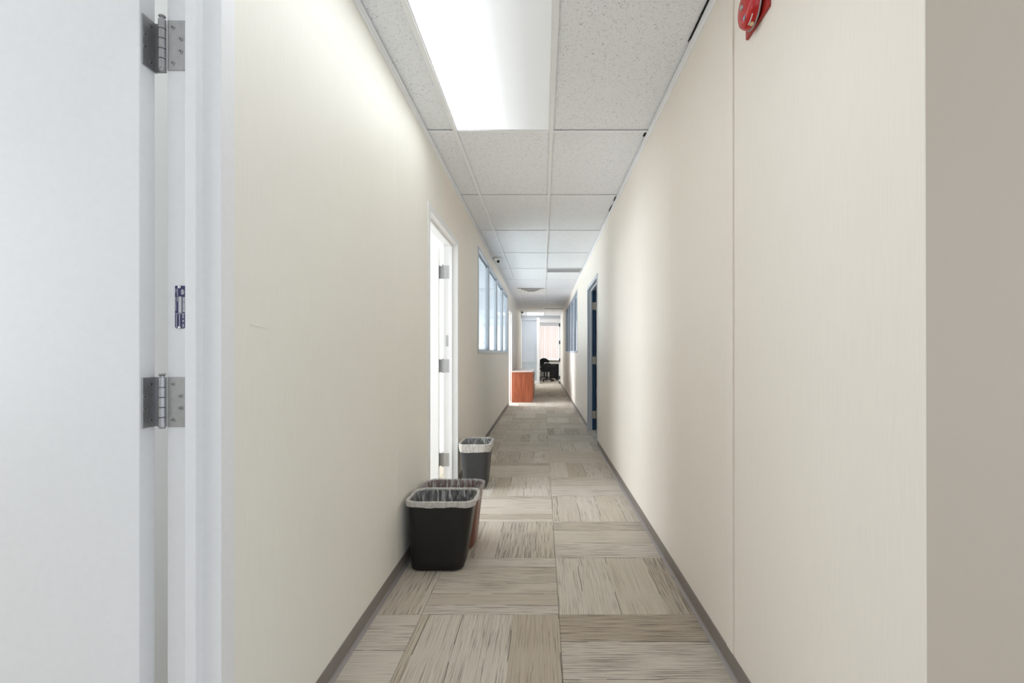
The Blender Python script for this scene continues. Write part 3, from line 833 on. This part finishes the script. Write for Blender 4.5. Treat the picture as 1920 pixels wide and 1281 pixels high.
# dome cameras
def dome_cam(x, y, z, k, label, bodymat, ballmat):
    root = tag(empty('dome_camera', (x, y, z)), label, 'security camera', 'ceiling dome cameras')
    bm = bmesh.new(); bm_lathe(bm, [(0, 0), (0.052*k, 0), (0.052*k, -0.016*k), (0.046*k, -0.026*k), (0, -0.026*k)], (0, 0, 0), (0, 0, 1), 28)
    o = obj('base', bm, bodymat, smooth=True); o.parent = root
    bm = bmesh.new(); bm_lathe(bm, [(0.040*k*math.cos(a), -0.022*k-0.040*k*math.sin(a)) for a in [i*PI/2/8 for i in range(9)]], (0, 0, 0), (0, 0, 1), 24)
    o = obj('ball', bm, ballmat, smooth=True); o.parent = root
    d = Vector((0.35, -0.8, -0.45)).normalized()
    bm = bmesh.new(); bm_lathe(bm, [(0.016*k, 0.034*k), (0.016*k, 0.043*k), (0.011*k, 0.044*k), (0.010*k, 0.041*k), (0, 0.041*k)], (0, 0, -0.024*k), d, 20)
    o = obj('lens_housing', bm, 'steel_dark', smooth=True); o.parent = root
dome_cam(-0.668, 7.22, ZC+0.001, 1.25, 'white dome camera on the ceiling above the left office window', 'ceramic_white', 'ceramic_white')
dome_cam(-0.68, 16.4, ZC+0.001, 1.15, 'dark grey dome camera on the ceiling at the far left corner', 'ceramic_white', 'steel_dark')

# ================================================================== RED ALARM BELL
YBc, ZBc = 1.545, 2.252
ab = tag(empty('alarm_bell', (XR, YBc, ZBc)), 'glossy red fire alarm bell with stickers high on the right wall', 'alarm bell')
bm = bmesh.new(); bm_box(bm, -0.010, 0.0, -0.084, 0.078, -0.054, 0.140)
o = obj('back_plate', bm, 'red_plate', bevel=0.003); o.parent = ab
bm = bmesh.new(); bm_lathe(bm, [(0, 0.010), (0.046, 0.010), (0.046, 0.022), (0.030, 0.026), (0, 0.026)], (0, 0, 0), (-1, 0, 0), 32)
o = obj('mounting_ring', bm, 'steel_dark', smooth=True); o.parent = ab
gp = [(0.0, 0.022), (0.020, 0.022), (0.055, 0.019), (0.0605, 0.017), (0.0625, 0.018), (0.0625, 0.022), (0.060, 0.036), (0.055, 0.044), (0.045, 0.049), (0.026, 0.052), (0.012, 0.053), (0.0, 0.053)]
bm = bmesh.new(); bm_lathe(bm, gp, (0, 0, 0), (-1, 0, 0), 48)
gong = obj('gong', bm, 'red_enamel', smooth=True); gong.parent = ab
bm = bmesh.new(); bm_lathe(bm, [(0.0628, 0.0165), (0.0640, 0.018), (0.0640, 0.0205), (0.0628, 0.022)], (0, 0, 0), (-1, 0, 0), 48)
o = obj('gong_rim', bm, 'steel', smooth=True); o.parent = gong
bm = bmesh.new(); bm_lathe(bm, [(0, 0.058), (0.008, 0.057), (0.009, 0.052), (0, 0.052)], (0, 0, 0), (-1, 0, 0), 6)
o = obj('centre_nut', bm, 'steel'); o.parent = gong
def gong_pt(ang, h, lift=0.0006):
    # point on the gong skirt: ang measured from straight down toward the camera (-Y)
    r = 0.0625+(0.060-0.0625)*(h-0.022)/0.014 + lift
    return Vector((-h, -math.sin(ang)*r, -math.cos(ang)*r))
def skirt_patch(name, a0, a1, h0, h1, mat, nseg=6, oval=False):
    bm = bmesh.new()
    if oval:
        c = bm.verts.new(gong_pt((a0+a1)/2, (h0+h1)/2, 0.0008)); ring = []
        for i in range(24):
            th = 2*PI*i/24
            ring.append(bm.verts.new(gong_pt((a0+a1)/2+math.cos(th)*(a1-a0)/2, (h0+h1)/2+math.sin(th)*(h1-h0)/2, 0.0008)))
        for i in range(24): bm.faces.new((c, ring[i], ring[(i+1) % 24]))
    else:
        A = [bm.verts.new(gong_pt(a0+(a1-a0)*i/nseg, h0)) for i in range(nseg+1)]; B = [bm.verts.new(gong_pt(a0+(a1-a0)*i/nseg, h1)) for i in range(nseg+1)]
        for i in range(nseg): bm.faces.new((A[i], A[i+1], B[i+1], B[i]))
    o = obj(name, bm, mat); o.parent = gong
skirt_patch('round_sticker', 0.10, 0.36, 0.0225, 0.0345, 'sticker_cream', oval=True)
skirt_patch('white_strip_sticker', 0.12, 0.72, 0.0352, 0.0385, 'sticker_white')
bm = bmesh.new()
c = Vector((-0.0535, -0.012, -0.030)); 
ring = [bm.verts.new(Vector((-0.0535+0.0028, -0.010+0.006*math.cos(2*PI*i/24), -0.034+0.013*math.sin(2*PI*i/24)))) for i in range(24)]
bm.faces.new(ring)
o = obj('oval_sticker', bm, 'sticker_cyan'); o.parent = gong

# ================================================================== WASTEBASKETS
def rrect(hx, hy, r, n=7):
    pts = []
    for (cx, cyv, a0) in ((hx-r, hy-r, 0), (-hx+r, hy-r, PI/2), (-hx+r, -hy+r, PI), (hx-r, -hy+r, 1.5*PI)):
        for i in range(n+1):
            a = a0+PI/2*i/n; pts.append((cx+r*math.cos(a), cyv+r*math.sin(a)))
    # a few extra points along the straight runs
    out = []
    for i, p in enumerate(pts):
        q = pts[(i+1) % len(pts)]; out.append(p)
        L = math.hypot(q[0]-p[0], q[1]-p[1])
        m = int(L/0.018)
        for k in range(1, m): out.append((p[0]+(q[0]-p[0])*k/m, p[1]+(q[1]-p[1])*k/m))
    return out
def loft(bm, levels, close_bottom=False, close_top=False):
    rings = [[bm.verts.new(p) for p in lv] for lv in levels]
    n = len(rings[0])
    for R, S in zip(rings, rings[1:]):
        for i in range(n): bm.faces.new((R[i], R[(i+1) % n], S[(i+1) % n], S[i]))
    if close_bottom: bm.faces.new(rings[0][::-1])
    if close_top: bm.faces.new(rings[-1])
def wastebasket(x, y, rotz, h, bodymat, label, cuff=0.045, seed=1, cuffmat='liner_cuff', lean=0.0, hang=0.0):
    rd = random.Random(seed)
    TXh, TYh, BXh, BYh = 0.176, 0.128, 0.140, 0.094
    base = rrect(1.0, 0.72, 0.2)   # same topology for every ring
    def ring(z, grow=0.0, wav=0.0, ph=0.0, zw=0.0, fx=None):
        f = max(0, min(1, z/h)); hx = BXh+(TXh-BXh)*f+grow; hy = BYh+(TYh-BYh)*f+grow
        r = 0.045+0.012*f
        ref = rrect(0.16, 0.115, 0.05); out = []
        for (px_, py_) in ref:
            # map reference outline to this size keeping round corners
            sx = hx-r; sy = hy-r
            qx = max(-0.11, min(0.11, px_)); qy = max(-0.065, min(0.065, py_))
            cx = px_-qx; cyv = py_-qy
            X_ = qx/0.11*sx + cx/0.05*r; Y_ = qy/0.065*sy + cyv/0.05*r
            a = math.atan2(Y_, X_)
            wv = wav*(math.sin(9*a+ph)+0.6*math.sin(17*a+ph*2.3)+0.5*math.sin(31*a+ph*1.7))
            d = math.hypot(X_, Y_)
            out.append(Vector((X_*(1+wv/d)+lean*(1-f), Y_*(1+wv/d), z+zw*(math.sin(5*a+ph)+0.5*math.sin(11*a+ph*1.3)))))
        return out
    root = tag(empty('wastebasket', (x, y, 0)), label, 'wastebasket', 'wastebaskets along the left wall')
    root.rotation_euler = (0, 0, rotz)
    bm = bmesh.new()
    loft(bm, [ring(0.004, -0.010), ring(0.0, -0.016)][::-1] + [ring(0.012, -0.002), ring(0.05), ring(h*0.5), ring(h-0.03), ring(h-0.028, 0.004), ring(h-0.004, 0.006), ring(h, 0.004), ring(h, -0.001), ring(h-0.03, -0.004), ring(h*0.5, -0.004), ring(0.02, -0.004)], True, True)
    o = obj('body', bm, bodymat, smooth=True); o.parent = root
    # bag: inner film
    bm = bmesh.new()
    lv = []
    for i in range(14):
        f = i/13; z = h+0.003-f*(h-0.05)
        lv.append(ring(z, -0.007-0.004*math.sin(f*PI), 0.0035*min(1, f*4), f*3.0+seed, 0.004*min(1, f*3)))
    loft(bm, lv, False, True)
    o = obj('liner', bm, 'plastic_liner', smooth=True); o.parent = root
    ln = o
    # cuff folded over the rim
    bm = bmesh.new()
    loft(bm, [ring(h-0.004, -0.006, 0.0008, seed), ring(h+0.005, -0.003, 0.0012, seed), ring(h+0.007, 0.004, 0.0015, seed), ring(h+0.003, 0.010, 0.0016, seed), ring(h-0.012, 0.0095, 0.0018, seed, 0.001), ring(h-cuff*0.6, 0.010, 0.0018, seed, 0.002), ring(h-cuff, 0.0085, 0.0018, seed, 0.0022+hang)])
    o = obj('liner_cuff', bm, cuffmat, smooth=True); o.parent = ln
    return root
wastebasket(-0.537, 2.675, 0, 0.378, 'black_plastic', 'black wastebasket with pale bag liner, nearest the camera by left wall', 0.026, 1, lean=-0.026)
wastebasket(-0.545, 2.965, math.radians(-2), 0.355, 'brown_plastic', 'brown wastebasket with clear bag, half hidden behind the front black wastebasket', 0.060, 5, cuffmat='plastic_liner')
wastebasket(-0.574, 4.27, PI/2, 0.385, 'charcoal_plastic', 'charcoal wastebasket with white bag, farthest back beside the open white doorway', 0.062, 9)

# ================================================================== CREDENZA
cx0, cx1, cy0, cy1, ch = -0.715, -0.215, 11.42, 13.55, 0.715
cr = tag(empty('credenza', ((cx0+cx1)/2, cy0, 0)), 'reddish cherry wood credenza with pale top against left wall far down the corridor', 'credenza')
def CB(name, *a, m='cherry_wood', bev=0.002): return local(box(name, *a, m, bevel=bev, seg=1), cr)
CB('plinth', cx0+0.02, cx1-0.05, cy0+0.03, cy1-0.03, 0.0, 0.06, m='desk_dark')
CB('end_panel', cx0, cx1-0.018, cy0, cy0+0.025, 0.0, ch-0.035)
CB('end_panel', cx0, cx1-0.018, cy1-0.025, cy1, 0.0, ch-0.035)
CB('carcass', cx0+0.005, cx1-0.024, cy0+0.025, cy1-0.025, 0.06, ch-0.035)
CB('top_trim', cx0, cx1-0.005, cy0-0.006, cy1+0.006, ch-0.035, ch-0.008)
CB('top', cx0-0.004, cx1+0.004, cy0-0.012, cy1+0.012, ch-0.008, ch+0.012, m='pale_laminate')
for u in range(3):
    ya = cy0+0.03+u*(cy1-cy0-0.06)/3; yb = ya+(cy1-cy0-0.06)/3-0.006
    for lvl in range(2):
        z0 = 0.07+lvl*0.30; z1 = z0+0.292
        d = CB('drawer', cx1-0.024, cx1-0.004, ya, yb, z0, z1)
        bm = bmesh.new(); xm = cx1-0.004
        bm_cyl(bm, (xm, (ya+yb)/2-0.06, z1-0.06), (xm+0.025, (ya+yb)/2-0.06, z1-0.06), 0.004, n=10)
        bm_cyl(bm, (xm, (ya+yb)/2+0.06, z1-0.06), (xm+0.025, (ya+yb)/2+0.06, z1-0.06), 0.004, n=10)
        bm_cyl(bm, (xm+0.025, (ya+yb)/2-0.07, z1-0.06), (xm+0.025, (ya+yb)/2+0.07, z1-0.06), 0.005, n=10)
        local(obj('handle', bm, 'steel_dark', smooth=True), d)

# ================================================================== END OFFICE FURNITURE
dk = tag(empty('desk', (0.75, 20.9, 0)), 'desk with bright white top and dark front panel in the end office', 'desk')
def DB(name, *a, m='desk_dark', bev=0.003): return local(box(name, *a, m, bevel=bev, seg=1), dk)
DB('top', 0.08, 1.9, 20.55, 21.35, 0.69, 0.735, m='desk_white')
DB('front_panel', 0.30, 1.85, 20.62, 20.645, 0.08, 0.69)
DB('side_panel', 0.58, 0.62, 20.58, 21.32, 0.0, 0.69)
DB('side_panel', 1.84, 1.88, 20.58, 21.32, 0.0, 0.69)
DB('pedestal', 0.62, 0.98, 20.66, 21.30, 0.04, 0.688)
def task_chair(x, y, rotz, label, k=1.0, back_top=0.80):
    root = tag(empty('task_chair', (x, y, 0)), label, 'office chair', 'black office chairs'); root.rotation_euler = (0, 0, rotz)
    bm = bmesh.new()
    # rounded shell back, curved, facing -y local is the rear
    N, M = 14, 10
    for side in (0, 1):
        pass
    W2, Hb = 0.25*k, 0.36
    z0 = back_top-Hb
    grid = []
    for j in range(M+1):
        v = j/M; rw = []
        wid = W2*(0.80+0.20*math.sin(PI*min(1, v*0.9+0.12)))*(1 if v < 0.55 else math.sqrt(max(0.0, 1-((v-0.55)/0.46)**2)))
        for i in range(N+1):
            u = -1+2*i/N
            rw.append((wid*u, -0.20+0.07*u*u-0.03*math.sin(PI*v), z0+Hb*v))
        grid.append(rw)
    for off in (0.0, 0.035):
        vv = [[bm.verts.new((p[0], p[1]+off, p[2])) for p in rw] for rw in grid]
        for j in range(M):
            for i in range(N): bm.faces.new((vv[j][i], vv[j][i+1], vv[j+1][i+1], vv[j+1][i]))
        if off == 0: fr = vv
        else: bk = vv
    bord = [(0, i) for i in range(N+1)] + [(j, N) for j in range(1, M+1)] + [(M, i) for i in range(N-1, -1, -1)] + [(j, 0) for j in range(M-1, 0, -1)]
    for a, b in zip(bord, bord[1:]+bord[:1]):
        bm.faces.new((fr[a[0]][a[1]], fr[b[0]][b[1]], bk[b[0]][b[1]], bk[a[0]][a[1]]))
    o = obj('backrest', bm, 'fabric_black', smooth=True); o.parent = root
    bm = bmesh.new(); pr = rrect(0.23*k, 0.22*k, 0.08)
    loft(bm, [[Vector((p[0]*0.94, p[1]*0.94, 0.415)) for p in pr], [Vector((p[0], p[1], 0.43)) for p in pr], [Vector((p[0], p[1], 0.465)) for p in pr], [Vector((p[0]*0.9, p[1]*0.9, 0.482)) for p in pr]], True, True)
    o = obj('seat', bm, 'fabric_black', smooth=True); o.parent = root
    bm = bmesh.new(); bm_box(bm, -0.03, 0.03, -0.205, -0.19, 0.38, z0+0.16); bm_box(bm, -0.03, 0.03, -0.205, 0.05, 0.375, 0.39)
    o = obj('back_support', bm, 'chair_plastic', bevel=0.003); o.parent = root
    bm = bmesh.new(); bm_cyl(bm, (0, 0, 0.09), (0, 0, 0.42), 0.026); bm_cyl(bm, (0, 0, 0.07), (0, 0, 0.14), 0.045, 0.035)
    o = obj('gas_post', bm, 'chair_plastic', smooth=True); o.parent = root
    for sx in (-1, 1):
        bm = bmesh.new(); bm_cyl(bm, (sx*0.22*k, 0, 0.40), (sx*0.27*k, 0, 0.62), 0.014); bm_box(bm, sx*0.27*k-0.03, sx*0.27*k+0.03, -0.12, 0.12, 0.615, 0.64)
        o = obj('armrest', bm, 'chair_plastic', smooth=True); o.parent = root
    for i in range(5):
        a = 2*PI*i/5+0.3
        bm = bmesh.new(); bm_cyl(bm, (0, 0, 0.10), (math.cos(a)*0.29, math.sin(a)*0.29, 0.065), 0.024, 0.016, n=10)
        lg = obj('leg', bm, 'chair_plastic', smooth=True); lg.parent = root
        bm = bmesh.new(); c, s_ = math.cos(a)*0.29, math.sin(a)*0.29
        for d in (-0.018, 0.018): bm_cyl(bm, (c-math.sin(a)*(d-0.009), s_+math.cos(a)*(d-0.009), 0.027), (c-math.sin(a)*(d+0.009), s_+math.cos(a)*(d+0.009), 0.027), 0.027, n=14)
        bm_cyl(bm, (c, s_, 0.03), (c, s_, 0.07), 0.008, n=8)
        o = obj('caster', bm, 'rubber', smooth=True); o.parent = lg
    return root
task_chair(0.19, 19.95, math.radians(6), 'black round backed office chair in front of the end office desk', 1.08, 0.755)
task_chair(0.09, 21.72, math.radians(-170), 'second black office chair, further back behind the end office desk', 1.0, 0.93)
# pale carton under the ledge behind the chairs
bx = tag(empty('carton', (0.03, 22.2, 0)), 'pale carton on floor behind the office chairs', 'box')
def KB(name, *a, m='paper_white', bev=0.004): return local(box(name, *a, m, bevel=bev, seg=1), bx)
KB('carton_body', -0.12, 0.26, 22.05, 22.38, 0.001, 0.30); KB('carton_lid', -0.128, 0.268, 22.042, 22.388, 0.262, 0.318)
